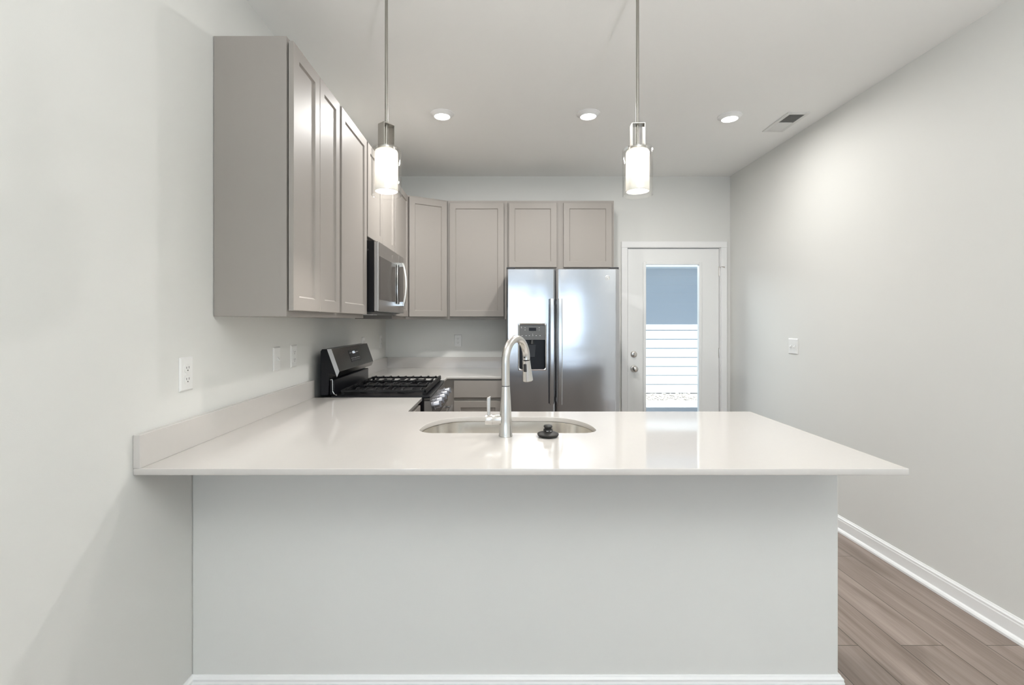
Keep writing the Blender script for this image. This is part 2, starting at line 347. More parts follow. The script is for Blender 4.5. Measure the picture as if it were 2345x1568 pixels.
while z < 2.62:
    pts += [(9.988, z), (10.001, z + EXP)]; z += EXP
pts += [(10.2, z)]
prism(bm, pts, 'x', -1, 9); obj('siding_wall', bm, M['siding'], hs)
obj('soffit', B(-1, 9, 9.50, 10.0, 2.44, 2.46), M['eave'], hs)
obj('fascia', B(-1, 9, 9.47, 9.50, 2.42, 2.62), M['eave'], hs)
bm = N(); prism(bm, [(9.46, 2.62), (12.5, 3.9), (12.5, 3.95), (9.46, 2.66)], 'x', -1, 9); obj('roof', bm, M['bplast'], hs)

# ------------------------------------------------------------------ cabinets
def shaker(bm, o, u, n, wd, z0, z1, st=0.052, t=0.019, rec=0.008, slab=False):
    """shaker door: o corner (x,y) on carcass face, u unit direction, n outward"""
    o = Vector((o[0], o[1], 0)); u = Vector((u[0], u[1], 0)); n = Vector((n[0], n[1], 0))
    g = 0.006
    def P(a, z, d): v = o + u * a + n * (g + d); return bm.verts.new((v.x, v.y, z))
    def ring(i, d): return [P(i, z0 + i, d), P(wd - i, z0 + i, d), P(wd - i, z1 - i, d), P(i, z1 - i, d)]
    bk = ring(0, 0); f0 = ring(0, t - 0.002); f1 = ring(0.002, t)
    seq = [bk, f0, f1]
    if not slab: seq += [ring(st, t), ring(st + 0.004, t - rec * 0.75), ring(st + 0.006, t - rec)]
    for R, S in zip(seq, seq[1:]):
        for k in range(4): bm.faces.new([R[k], R[(k + 1) % 4], S[(k + 1) % 4], S[k]])
    bm.faces.new(bk[::-1]); bm.faces.new(seq[-1])
UPZ0, UPZ1, UD = 1.370, 2.438, 0.28
def upper_left(y0, y1, z0, label, doors, group='grey wall cabinets'):
    t = thing('wall_cabinet', (XL, (y0 + y1) / 2, z0), label, 'cabinet', group)
    bm = N(); box(bm, XL + 0.002, XL + UD, y0, y1, z0, UPZ1); obj('cabinet_body', bm, M['cab'], t, bevel=0.001)
    for a, b in doors:
        bm = N(); shaker(bm, (XL + UD, a), (0, 1), (1, 0), b - a, z0 + 0.022, UPZ1 - 0.016); obj('cabinet_door', bm, M['cab'], t)
    return t
t1 = upper_left(1.847, 2.400, UPZ0, 'tall two-door grey wall cabinet at the near end, its plain side facing us', [(1.852, 2.122), (2.125, 2.385)])
bm = N(); box(bm, XL + UD - 0.022, XL + UD, 1.8455, 1.8468, UPZ0, UPZ1 - 0.018); obj('face_frame_edge', bm, M['cab'], t1)
upper_left(2.402, 2.880, UPZ0, 'one-door grey wall cabinet between the near two-door cabinet and the microwave', [(2.415, 2.868)])
upper_left(2.882, 3.640, 1.835, 'short two-door grey wall cabinet directly above the microwave', [(2.892, 3.250), (3.256, 3.620)])
upper_left(3.642, 4.165, UPZ0, 'narrow one-door grey wall cabinet between microwave and corner cabinet', [(3.655, 4.150)])
# corner cabinet with a diagonal face
A = Vector((XL + UD + 0.005, 4.168)); Bp = Vector((-0.479, 4.366))
t = thing('wall_cabinet', (XL, YB, UPZ0), 'diagonal grey corner wall cabinet where the left and back walls meet', 'cabinet', 'grey wall cabinets')
bm = N(); prism(bm, [(XL + 0.002, 4.168), (A.x, A.y), (Bp.x, Bp.y), (Bp.x, YB - 0.002), (XL + 0.002, YB - 0.002)], 'z', UPZ0, UPZ1); obj('cabinet_body', bm, M['cab'], t, bevel=0.001)
u = (Bp - A).normalized(); n = Vector((u.y, -u.x)); o = A + u * 0.018
bm = N(); shaker(bm, o, u, n, (Bp - A).length - 0.030, UPZ0 + 0.022, UPZ1 - 0.016); obj('cabinet_door', bm, M['cab'], t)
UF = 4.368
def upper_back(x0, x1, z0, label, doors):
    t = thing('wall_cabinet', ((x0 + x1) / 2, YB, z0), label, 'cabinet', 'grey wall cabinets')
    obj('cabinet_body', B(x0, x1, UF, YB - 0.002, z0, UPZ1), M['cab'], t, bevel=0.001)
    for a, b in doors:
        bm = N(); shaker(bm, (a, UF), (1, 0), (0, -1), b - a, z0 + 0.024, UPZ1 - 0.024); obj('cabinet_door', bm, M['cab'], t)
upper_back(-0.477, 0.062, UPZ0, 'one-door grey wall cabinet on the back wall left of the refrigerator', [(-0.455, 0.030)])
upper_back(0.064, 1.022, 1.812, 'short two-door grey wall cabinet on the back wall above the refrigerator', [(0.076, 0.505), (0.566, 1.000)])

# base cabinets
XI = -0.452; BZ = 0.10
def base(name, x0, x1, y0, y1, label, face, fr):
    """face: '+x' or '-y' ; fr: list of (a,b,z0,z1,slab)"""
    t = thing('base_cabinet', ((x0 + x1) / 2, (y0 + y1) / 2, 0), label, 'cabinet', 'grey base cabinets')
    bm = N(); box(bm, x0, x1, y0, y1, BZ, CB - 0.001)
    k = 0.07
    box(bm, x0, x1 - (k if face == '+x' else 0), y0 + (k if face == '-y' else 0), y1 - (k if face == '+y' else 0), 0, BZ)
    obj('cabinet_body', bm, M['cab'], t, bevel=0.001)
    for a, b, z0, z1, sl in fr:
        bm = N()
        if face == '+x': shaker(bm, (x1, a), (0, 1), (1, 0), b - a, z0, z1, slab=sl)
        elif face == '-y': shaker(bm, (a, y0), (1, 0), (0, -1), b - a, z0, z1, slab=sl)
        else: shaker(bm, (a, y1), (1, 0), (0, 1), b - a, z0, z1, slab=sl)
        obj('drawer_front' if sl else 'cabinet_door', bm, M['cab'], t)
RY0, RY1 = 2.80, 3.545
base('b', XL + 0.005, XI - 0.03, 2.30, RY0 - 0.01, 'grey base cabinet under the worktop between peninsula and range', '+x', [(2.36, 2.77, 0.745, 0.872, True), (2.36, 2.77, 0.12, 0.725, False)])
base('b', XL + 0.005, -0.462, RY1 + 0.01, YB - 0.005, 'grey corner base cabinet just beyond the range', '+x', [(3.57, 3.80, 0.12, 0.872, False)])
base('b', -0.460, 0.028, 3.895, YB - 0.005, 'grey base cabinet with a drawer beside the refrigerator', '-y', [(-0.373, 0.012, 0.742, 0.878, True), (-0.373, 0.012, 0.12, 0.716, False)])
base('b', -0.48, -0.36, HY1 + 0.005, 2.30, 'narrow grey filler base cabinet at the peninsula corner', '+y', [])
base('b', 0.42, 1.19, HY1 + 0.005, 2.30, 'grey base cabinet at the open end of the peninsula', '+y', [(0.44, 0.80, 0.12, 0.872, False), (0.81, 1.17, 0.12, 0.872, False)])
# sink base: an open box so that the bowl fits in
t = thing('base_cabinet', (0.03, 2.07, 0), 'grey sink base cabinet under the middle of the peninsula', 'cabinet', 'grey base cabinets')
bm = N(); box(bm, -0.358, -0.342, HY1 + 0.005, 2.30, 0.1, CB - 0.001); box(bm, 0.402, 0.418, HY1 + 0.005, 2.30, 0.1, CB - 0.001); box(bm, -0.342, 0.402, HY1 + 0.005, 2.29, 0.1, 0.116); box(bm, -0.358, 0.418, HY1 + 0.005, 2.23, 0, 0.1)
box(bm, -0.342, 0.402, 2.282, 2.30, 0.1, 0.74)
obj('cabinet_body', bm, M['cab'], t)
for a in (-0.35, 0.032):
    bm = N(); shaker(bm, (a, 2.30), (1, 0), (0, 1), 0.374, 0.12, 0.72); obj('cabinet_door', bm, M['cab'], t)

# ------------------------------------------------------------------ worktops
PF, PB, PXR = 1.443, 2.362, 1.217
SX, SHW, SY0, SY1 = 0.030, 0.358, 1.905, 2.225
def sink_outline(off=0.0, n=14):
    x0, x1, y0, y1 = SX - SHW - off, SX + SHW + off, SY0 - off, SY1 + off
    rf, rb = 0.07 + off, 0.0 ; pts = []
    # front corners small radius, rear corners long elliptical sweep
    ax, ay = 0.20 + off * 0.5, 0.245 + off
    for k in range(n + 1):
        a = -PI / 2 + PI / 2 * k / n; pts.append((x1 - rf + rf * math.cos(a), y0 + rf + rf * math.sin(a)))
    for k in range(n + 1):
        a = PI / 2 * k / n; pts.append((x1 - ax + ax * math.cos(a) ** 0.9 if k < n else x1 - ax, y1 - ay + ay * math.sin(a)))
    for k in range(n + 1):
        a = PI / 2 + PI / 2 * k / n; pts.append((x0 + ax - ax * abs(math.cos(a)) ** 0.9, y1 - ay + ay * math.sin(a)))
    for k in range(n + 1):
        a = PI + PI / 2 * k / n; pts.append((x0 + rf + rf * math.cos(a), y0 + rf + rf * math.sin(a)))
    out = []
    for p in pts:
        if not out or (Vector(p) - Vector(out[-1])).length > 1e-4: out.append(p)
    return out
def slab(name, outline, holes, parent, z0, z1, m):
    cu = bpy.data.curves.new(name + '_c', 'CURVE'); cu.dimensions = '2D'; cu.fill_mode = 'BOTH'
    for pl in [outline] + holes:
        s = cu.splines.new('POLY'); s.points.add(len(pl) - 1); s.use_cyclic_u = True
        for i, p in enumerate(pl): s.points[i].co = (p[0], p[1], 0, 1)
    cu.extrude = (z1 - z0) / 2
    co = bpy.data.objects.new('tmp', cu); sc.collection.objects.link(co)
    dg = bpy.context.evaluated_depsgraph_get(); me = bpy.data.meshes.new_from_object(co.evaluated_get(dg)); bpy.data.objects.remove(co)
    bm = N(); bm.from_mesh(me); bpy.data.meshes.remove(me)
    bmesh.ops.remove_doubles(bm, verts=bm.verts, dist=1e-5)
    bmesh.ops.translate(bm, vec=(0, 0, (z0 + z1) / 2), verts=bm.verts)
    return obj(name, bm, m, parent, bevel=0.002)
t = thing('worktop', (XL, PF, CB), 'white quartz peninsula worktop with sink cut-out, running left up to the range', 'worktop')
slab('worktop_slab', [(XL + 0.001, PF), (PXR, PF), (PXR, PB), (XI, PB), (XI, RY0 - 0.003), (XL + 0.001, RY0 - 0.003)], [sink_outline()], t, CB, CT, M['quartz'])
obj('backsplash', B(XL + 0.001, XL + 0.022, PF, RY0 - 0.003, CT, CT + 0.100), M['quartz'], t, bevel=0.0015)
t = thing('worktop', (XL, YB, CB), 'white quartz corner worktop between the range and the refrigerator', 'worktop')
slab('worktop_slab', [(XL + 0.001, RY1 + 0.003), (-0.425, RY1 + 0.003), (-0.425, 3.865), (0.030, 3.865), (0.030, YB - 0.001), (XL + 0.001, YB - 0.001)], [], t, CB, CT, M['quartz'])
bm = N(); box(bm, XL + 0.001, XL + 0.022, RY1 + 0.003, YB - 0.001, CT, CT + 0.1); box(bm, XL + 0.022, 0.030, YB - 0.022, YB - 0.001, CT, CT + 0.1)
obj('backsplash', bm, M['quartz'], t)

# ------------------------------------------------------------------ sink, faucet, stopper
t = thing('sink', (SX, 2.06, 0.68), 'undermounted stainless steel sink bowl set into the peninsula worktop', 'sink')
bm = N(); rings = []
for off, z in ((0.016, CB - 0.002), (0.004, CB - 0.002), (0.004, CB - 0.005), (0.0, CB - 0.02), (-0.006, 0.73), (-0.02, 0.70), (-0.05, 0.686), (-0.068, 0.684)):
    o_ = sink_outline(0.0); c = Vector((SX, (SY0 + SY1) / 2)); pl = []
    for p in o_:
        v = Vector(p) - c; k = 1 + off / max(0.12, v.length); k = max(k, 0.1); pl.append(c + v * k)
    rings.append([bm.verts.new((p.x, p.y, z)) for p in pl])
for R, S in zip(rings, rings[1:]):
    for k in range(len(R)): bm.faces.new([R[k], R[(k + 1) % len(R)], S[(k + 1) % len(R)], S[k]])
bm.faces.new(rings[-1])
s_ = obj('sink_bowl', bm, M['sink'], t, smooth=50)
sol = s_.modifiers.new('solid', 'SOLIDIFY'); sol.thickness = 0.0012; sol.offset = -1
bm = N(); lathe(bm, [(0.055, 0), (0.055, 0.003), (0.046, 0.004), (0.040, 0.0005), (0.0, 0.0005)], (SX, 2.08, 0.685)); obj('drain', bm, M['chrome'], t, smooth=40)

FX, FY = 0.020, 1.855
t = thing('kitchen_faucet', (FX, FY, CT), 'tall gooseneck stainless pull-down faucet standing in front of the sink', 'faucet')
bm = N(); lathe(bm, [(0, 0), (0.0265, 0), (0.0265, 0.003), (0.0255, 0.005), (0.0235, 0.06), (0.0215, 0.10), (0.0165, 0.188), (0.0162, 0.190), (0, 0.190)], (FX, FY, CT + 0.0004), n=40)
obj('faucet_body', bm, M['faucet'], t, smooth=40)
bm = N(); lathe(bm, [(0, 0), (0.0148, 0), (0.0148, 0.003), (0, 0.003)], (FX, FY, CT + 0.190), n=32); obj('swivel_ring', bm, M['bplast'], t, smooth=40)
dirv = Vector((0.52, 0.855, 0)).normalized(); R_ = 0.083; zb = 1.200
base_ = Vector((FX, FY, 0)); pts = [base_ + Vector((0, 0, z)) for z in (CT + 0.193, 1.13, 1.16, 1.185)]
for k in range(0, 25):
    a = PI - PI * 1.03 * k / 24
    pts.append(base_ + dirv * (R_ + R_ * math.cos(a)) + Vector((0, 0, zb + (R_ * 0.98) * math.sin(a))))
rad = [0.0158] * 4 + [0.0158 - 0.0005 * min(1, k / 10) for k in range(25)]
sp = obj('spout', tube(N(), pts, rad, 28), M['faucet'], t, smooth=40)
end = pts[-1]; dd = (Vector((0, 0, -1)) + dirv * 0.16).normalized()
bm = N(); lathe(bm, [(0, 0.0), (0.0160, 0.0), (0.0165, 0.012), (0.0180, 0.035), (0.0215, 0.075), (0.0222, 0.084), (0.019, 0.087), (0, 0.0865)], end + dd * 0.002, dd, 36)
sh = obj('spray_head', bm, M['faucet'], t, smooth=40)
bm = N(); mid = end + dd * 0.034; side = Vector((-0.45, -0.89, 0)).normalized(); tt = side.cross(dd).normalized()
for (h0, h1, wv, o0, o1) in ((-0.018, 0.016, 0.0068, 0.012, 0.0205),):
    vs = []
    for a in (-wv, wv):
        for h in (h0, h1):
            for o2 in (o0, o1 + h * 0.08): vs.append(bm.verts.new(mid + tt * a + dd * h + side * o2))
    for f in ((0, 1, 3, 2), (4, 6, 7, 5), (0, 4, 5, 1), (2, 3, 7, 6), (0, 2, 6, 4), (1, 5, 7, 3)): bm.faces.new([vs[i] for i in f])
b_ = obj('spray_button', bm, M['bplast'], sh, bevel=0.003); b_['label'] = 'black rubber spray button'
bm = N(); m2 = end + dd * 0.001 - dd * 0.012 + side * 0.0148; cyl(bm, m2, side, 0.003, 0.0016, 12); obj('alignment_dot', bm, M['bplast'], sh)
bm = N(); hx = FX - 0.062
lathe(bm, [(0, 0), (0.0185, 0), (0.0195, 0.002), (0.0195, 0.026), (0.0185, 0.0275), (0.0195, 0.029), (0.0195, 0.060), (0, 0.060)], (hx - 0.016, FY, 0.975), (1, 0, 0), 32)
vb = obj('valve_housing', bm, M['faucet'], t, smooth=35)
bm = N(); prism(bm, [(hx - 0.009, 0.988), (hx + 0.003, 0.988), (hx + 0.0045, 1.066), (hx - 0.0105, 1.058)], 'y', FY - 0.007, FY + 0.007)
obj('lever', bm, M['faucet'], vb, bevel=0.003, seg=3)

t = thing('sink_stopper', (0.181, 1.845, CT), 'black rubber sink stopper lying on the worktop to the right of the faucet', 'stopper')
bm = N(); lathe(bm, [(0, 0), (0.034, 0), (0.0405, 0.007), (0.041, 0.011), (0.038, 0.014), (0.022, 0.019), (0.016, 0.021), (0.016, 0.023), (0, 0.023)], (0.181, 1.845, CT + 0.0005), n=40)
obj('stopper_base', bm, M['rubber'], t, smooth=40)
bm = N(); lathe(bm, [(0, 0.018), (0.0185, 0.018), (0.0175, 0.028), (0.0125, 0.031), (0.013, 0.033), (0.0165, 0.036), (0.0165, 0.041), (0.014, 0.043), (0, 0.0435)], (0.181, 1.845, CT + 0.0005), n=32)
obj('stopper_knob', bm, M['rubber'], t, smooth=40)
bm = N()
for a in (-1.95, -1.2):
    for k in range(5):
        aa = a + k * 0.09; c = Vector((0.181 + math.cos(aa) * 0.0184, 1.845 + math.sin(aa) * 0.0184, CT + 0.0245))
        cyl(bm, c - Vector((math.cos(aa), math.sin(aa), 0)) * 0.001, (math.cos(aa), math.sin(aa), 0), 0.0008, 0.0012, 6)
obj('printed_mark', bm, M['white'], t)

# ------------------------------------------------------------------ refrigerator
F0, F1, FM, FF = 0.046, 0.930, 0.4285, 3.775
FT = 1.762
t = thing('refrigerator', ((F0 + F1) / 2, 4.2, 0), 'stainless side-by-side refrigerator with a water dispenser in the left door', 'refrigerator')
obj('cabinet_body', B(F0 + 0.006, F1 - 0.006, FF + 0.075, YB - 0.03, 0.02, FT + 0.004), M['gplast'], t, bevel=0.004)
for a, b in ((F0 + 0.002, F0 + 0.07), (F1 - 0.07, F1 - 0.002)): obj('hinge_cover', B(a, b, FF + 0.02, FF + 0.12, FT, FT + 0.014), M['bplast'], t, bevel=0.004)
obj('toe_grille', B(F0 + 0.02, F1 - 0.02, FF + 0.02, FF + 0.074, 0.0, 0.055), M['bplast'], t)
def fdoor(x0, x1, name, cut=None):
    """slightly convex door front; cut = (x0,x1,z0,z1) opening"""
    bm = N(); nx = 28; zs = [0.06, 0.065]; xs = [x0 + (x1 - x0) * k / nx for k in range(nx + 1)]
    z = 0.065
    while z < FT - 0.006: zs.append(z); z += 0.06
    zs += [FT - 0.005, FT]
    if cut: 
        xs = sorted(set([x for x in xs if all(abs(x - c) > 0.006 for c in cut[:2])] + list(cut[:2])))
        zs = [z for z in zs if all(abs(z - c) > 0.015 for c in cut[2:])] + list(cut[2:])
    zs = sorted(set(round(z, 5) for z in zs))
    def yy(x, z):
        u = (x - x0) / (x1 - x0) * 2 - 1; e = min(x - x0, x1 - x)
        y = FF + 0.006 * u * u
        r = 0.010
        if e < r: y += r - math.sqrt(max(0, r * r - (r - e) ** 2))
        ez = min(z - 0.06, FT - z)
        if ez < 0.004: y += 0.006
        return y
    V = {(i, j): bm.verts.new((x, yy(x, z), z)) for i, x in enumerate(xs) for j, z in enumerate(zs)}
    for i in range(len(xs) - 1):
        for j in range(len(zs) - 1):
            if cut and xs[i] >= cut[0] - 1e-6 and xs[i + 1] <= cut[1] + 1e-6 and zs[j] >= cut[2] - 1e-4 and zs[j + 1] <= cut[3] + 1e-4: continue
            bm.faces.new([V[i, j], V[i + 1, j], V[i + 1, j + 1], V[i, j + 1]])
    # extrude outer edge and opening edge backwards
    es = [e for e in bm.edges if e.is_boundary]
    r = bmesh.ops.extrude_edge_only(bm, edges=es)
    for v in [v for v in r['geom'] if isinstance(v, bmesh.types.BMVert)]: v.co.y = FF + 0.072
    return bm
DC = (0.1405, 0.3555, 0.972, 1.334)
fl = obj('freezer_door', fdoor(F0, FM - 0.003, 'l', DC), M['fsteel'], t, smooth=30)
fr = obj('fridge_door', fdoor(FM + 0.004, F1, 'r'), M['fsteel'], t, smooth=30)
obj('door_gasket', B(F0 + 0.01, F1 - 0.01, FF + 0.060, FF + 0.0745, 0.07, FT - 0.01), M['bplast'], t)
for d, x in ((fl, 0.398), (fr, 0.461)):
    bm = N(); P = []; K = 16
    prof = []
    for k in range(K + 1):
        z = 0.707 + (1.527 - 0.707) * k / K; q = (k / K * 2 - 1); yo = FF - 0.052 + 0.016 * q * q
        prof.append([(x - 0.017, yo + 0.006), (x - 0.011, yo), (x + 0.011, yo), (x + 0.017, yo + 0.006), (x + 0.017, yo + 0.016), (x - 0.017, yo + 0.016)])
        prof[-1] = [bm.verts.new((a, b, z)) for a, b in prof[-1]]
    for R, S in zip(prof, prof[1:]):
        for k in range(6): bm.faces.new([R[k], R[(k + 1) % 6], S[(k + 1) % 6], S[k]])
    bm.faces.new(prof[0][::-1]); bm.faces.new(prof[-1])
    for z in (0.735, 1.50): box(bm, x - 0.010, x + 0.010, FF - 0.03, FF + 0.002, z - 0.014, z + 0.014)
    h = obj('door_handle', bm, M['steel'], d, smooth=30)
# dispenser: rounded bezel, control panel, recess, spout, tray
def rrect(x0, x1, z0, z1, r, n=6):
    out = []
    for cx, cz, a0 in ((x1 - r, z1 - r, 0), (x0 + r, z1 - r, PI / 2), (x0 + r, z0 + r, PI), (x1 - r, z0 + r, 1.5 * PI)):
        for k in range(n + 1): a = a0 + PI / 2 * k / n; out.append((cx + r * math.cos(a), cz + r * math.sin(a)))
    return out
bm = N()
o1 = rrect(DC[0] - 0.004, DC[1] + 0.004, DC[2] - 0.004, DC[3] + 0.004, 0.007); i1 = rrect(DC[0] + 0.006, DC[1] - 0.006, DC[2] + 0.006, DC[3] - 0.006, 0.018)
rr = [[bm.verts.new((p[0], y, p[1])) for p in pl] for pl, y in ((o1, FF + 0.006), (o1, FF - 0.001), (rrect(DC[0] + 0.001, DC[1] - 0.001, DC[2] + 0.001, DC[3] - 0.001, 0.014), FF - 0.004), (i1, FF - 0.001), (i1, FF + 0.02))]
for R, S in zip(rr, rr[1:]):
    for k in range(len(R)): bm.faces.new([R[k], R[(k + 1) % len(R)], S[(k + 1) % len(R)], S[k]])
obj('dispenser_bezel', bm, M['chrome'], fl, smooth=40)
xa, xb, za, zb_ = DC[0] + 0.004, DC[1] - 0.004, DC[2] + 0.004, DC[3] - 0.004
bm = N(); box(bm, xa, xb, FF + 0.058, FF + 0.060, za, zb_ - 0.12); box(bm, xa, xa + 0.002, FF + 0.004, FF + 0.058, za, zb_); box(bm, xb - 0.002, xb, FF + 0.004, FF + 0.058, za, zb_); box(bm, xa, xb, FF + 0.004, FF + 0.058, za, za + 0.004)
obj('dispenser_recess', bm, M['black'], fl)
bm = N(); prism(bm, [(FF + 0.003, 1.208), (FF + 0.003, zb_), (FF + 0.058, zb_), (FF + 0.058, 1.208)], 'x', xa + 0.002, xb - 0.002)
obj('dispenser_control_panel', bm, M['gplast'], fl)
bm = N(); box(bm, 0.222, 0.278, FF + 0.0015, FF + 0.003, 1.278, 1.302); obj('dispenser_display', bm, M['black'], fl)
for x in (0.165, 0.196, 0.222, 0.248, 0.275, 0.305): obj('button_mark', B(x, x + 0.008, FF + 0.002, FF + 0.003, 1.238, 1.241), M['white'], fl)
for x, z in ((0.160, 1.306), (0.163, 1.298), (0.190, 1.300), (0.190, 1.282), (0.300, 1.300), (0.300, 1.282), (0.249, 1.249)): obj('button_mark', B(x, x + 0.004, FF + 0.002, FF + 0.003, z, z + 0.004), M['white'], fl)
bm = N(); lathe(bm, [(0, 0), (0.014, 0), (0.011, 0.035), (0, 0.035)], (0.248, FF + 0.030, 1.175), (0, 0, 1), 20); obj('dispenser_nozzle', bm, M['gplast'], fl, smooth=40)
bm = N(); prism(bm, [(0.222, 1.17), (0.280, 1.17), (0.272, 1.07), (0.230, 1.07)], 'y', FF + 0.048, FF + 0.052); obj('dispenser_paddle', bm, M['bplast'], fl, bevel=0.001)
bm = N(); lathe(bm, [(0, 0), (0.019, 0), (0.019, 0.003), (0.0175, 0.004), (0.0165, 0.003), (0, 0.003)], (0.833, FF + 0.0055, 1.690), (0, -1, 0), 32)
tube(bm, [(0.833 + math.cos(a / 24 * 2 * PI) * 0.0115, FF + 0.002, 1.690 + math.sin(a / 24 * 2 * PI) * 0.0115) for a in range(21)], 0.001, 6)
tube(bm, [(0.828 + math.cos(a / 12 * 2 * PI) * 0.0045, FF + 0.002, 1.690 + math.sin(a / 12 * 2 * PI) * 0.006) for a in range(10)], 0.0009, 6)
tube(bm, [(0.838 + math.cos(a / 12 * 2 * PI + 1) * 0.0042, FF + 0.002, 1.690 + math.sin(a / 12 * 2 * PI + 1) * 0.006) for a in range(10)], 0.0009, 6)
obj('round_badge', bm, M['nickel'], fr, smooth=40)

# ------------------------------------------------------------------ range
t = thing('gas_range', (-0.74, (RY0 + RY1) / 2, 0), 'black and stainless gas range with cast iron grates against the left wall', 'stove')
XRB, XRF = -1.040, -0.445     # back and front of body
bm = N(); box(bm, XRB, XRF, RY0 + 0.003, RY1 - 0.003, 0.03, 0.905); obj('range_body', bm, M['black'], t)
bm = N(); box(bm, XRB + 0.06, -0.408, RY0, RY1, 0.9055, 0.922); obj('cooktop', bm, M['black'], t, bevel=0.006, seg=3)
ct = bpy.data.objects[-1] if False else None
# backguard
prof = [(XRB, 0.907), (XRB, 1.178), (XRB + 0.008, 1.190), (-0.978, 1.190), (-0.930, 1.060), (-0.944, 1.027), (-0.985, 1.055), (-0.985, 0.9235), (-0.995, 0.923), (-0.995, 0.907)]
bm = N(); prism(bm, [(-0.995, 0.924), (XRB, 0.924), (XRB, 1.178), (XRB + 0.008, 1.190), (-0.984, 1.190), (-0.950, 1.040), (-0.990, 1.052)], 'y', RY0 + 0.002, RY1 - 0.002)
bgd = obj('backguard', bm, M['black'], t, bevel=0.002)
bm = N(); prism(bm, [(-1.002, 1.1905), (-0.976, 1.1905), (-0.930, 1.060), (-0.944, 1.029)], 'y', RY0 + 0.0005, RY1 - 0.0005)
obj('control_fascia', bm, M['slate'], bgd, bevel=0.0015)
for y in (RY0 - 0.0015, RY1 - 0.0005):
    bm = N(); prism(bm, [(-1.002, 1.1905), (-0.976, 1.1905), (-0.930, 1.060), (-0.944, 1.029)], 'y', y, y + 0.002); obj('fascia_end_cap', bm, M['steel'], bgd)
# display on slanted fascia
p0 = Vector((-0.976, 0, 1.1905)); p1 = Vector((-0.930, 0, 1.060)); sl = (p1 - p0).normalized(); nn = Vector((-sl.z, 0, sl.x)); nn = nn if nn.x > 0 else -nn
def on_fascia(bm, ya, yb, a, b, h0, h1):
    vs = [bm.verts.new(Vector((p0.x, y, p0.z)) + sl * s + nn * h) for y in (ya, yb) for s in (a, b) for h in (h0, h1)]
    for f in ((0, 1, 3, 2), (4, 6, 7, 5), (0, 4, 5, 1), (2, 3, 7, 6), (0, 2, 6, 4), (1, 5, 7, 3)): bm.faces.new([vs[i] for i in f])
bm = N(); on_fascia(bm, 3.075, 3.275, 0.026, 0.104, 0.0002, 0.0012); obj('range_display', bm, M['black'], bgd)
bm = N()
on_fascia(bm, 3.148, 3.156, 0.036, 0.050, 0.0013, 0.0018)
for y in (3.160, 3.172, 3.184): 
    for a, b, c, d in ((0, 0.009, 0.036, 0.0375), (0, 0.009, 0.0425, 0.044), (0, 0.009, 0.0485, 0.050), (0.0075, 0.009, 0.036, 0.050)): on_fascia(bm, y + a, y + b, c, d, 0.0013, 0.0018)
obj('range_clock_digits', bm, M['led'], bgd)
for y in (3.085, 3.10, 3.118, 3.21, 3.225, 3.24, 3.255):
    bm = N(); on_fascia(bm, y, y + 0.007, 0.042, 0.046, 0.0013, 0.0018); obj('button_mark', bm, M['white'], bgd)
for y in (3.085, 3.105, 3.125, 3.155, 3.175, 3.205, 3.225, 3.25):
    for k0, k1, wd in ((0.078, 0.081, 0.009), (0.090, 0.092, 0.006)):
        bm = N(); on_fascia(bm, y, y + wd, k0, k1, 0.0013, 0.0018); obj('button_mark', bm, M['white'], bgd)
# end caps of cooktop: curved steel lip beside backguard
bm = N(); tube(bm, [(-0.985, RY0 + 0.006, 1.012), (-0.975, RY0 + 0.006, 1.015), (-0.972, RY0 + 0.006, 1.005), (-0.971, RY0 + 0.006, 0.945), (-0.962, RY0 + 0.006, 0.930), (-0.945, RY0 + 0.006, 0.924)], 0.003, 8); obj('side_trim', bm, M['steel'], bgd)
bm = N(); box(bm, -0.992, -0.962, RY0 + 0.012, RY1 - 0.012, 0.9235, 1.012); obj('vent_riser', bm, M['black'], bgd, bevel=0.004)
# grates: three
GZT = 0.955
def grate(y0, y1):
    bm = N(); x0, x1 = -0.925, -0.440; r = 0.006
    def bar(a, b, z0=GZT - 0.017, z1=GZT - 0.004, w_=0.0055):
        a = Vector(a); b = Vector(b); d = (b - a).normalized(); s = Vector((-d.y, d.x, 0)) * w_
        vs = [bm.verts.new((*(p + sgn * s).to_2d(), z)) for p in (a, b) for sgn in (-1, 1) for z in (z0, z1)]
        for f in ((0, 1, 3, 2), (4, 6, 7, 5), (0, 4, 5, 1), (2, 3, 7, 6), (0, 2, 6, 4), (1, 5, 7, 3)): bm.faces.new([vs[i] for i in f])
    bar((x0, y0 + r, 0), (x1, y0 + r, 0)); bar((x0, y1 - r, 0), (x1, y1 - r, 0))
    bar((x0, y0, 0), (x0, y1, 0)); bar((x1, y0, 0), (x1, y1, 0))
    ym = (y0 + y1) / 2; xm = (x0 + x1) / 2
    bar((xm, y0, 0), (xm, y1, 0))
    n = 9
    for k in range(n):
        x = x0 + (x1 - x0) * (k + 0.5) / n
        for ya, sg in ((y0, 1), (y1, -1)):
            L_ = min((y1 - y0) * 0.32, 0.075)
            # raised finger: rises from the rim and runs to the burner
            pr = [(ya, GZT - 0.016), (ya + sg * 0.002, GZT - 0.003), (ya + sg * 0.018, GZT + 0.004), (ya + sg * L_, GZT + 0.004), (ya + sg * L_, GZT - 0.007), (ya + sg * 0.022, GZT - 0.008), (ya + sg * 0.010, GZT - 0.016)]
            prism(bm, pr, 'x', x - 0.0045, x + 0.0045)
    for x in (x0 + 0.006, x1 - 0.006):
        for y in (y0 + 0.008, y1 - 0.008): box(bm, x - 0.008, x + 0.008, y - 0.007, y + 0.007, 0.9222, GZT - 0.012)
    # deep front rail
    box(bm, x1 - 0.004, x1 + 0.008, y0, y1, GZT - 0.026, GZT + 0.004)
    return bm
gy = [RY0 + 0.022, RY0 + 0.256, RY0 + 0.49, RY1 - 0.022]
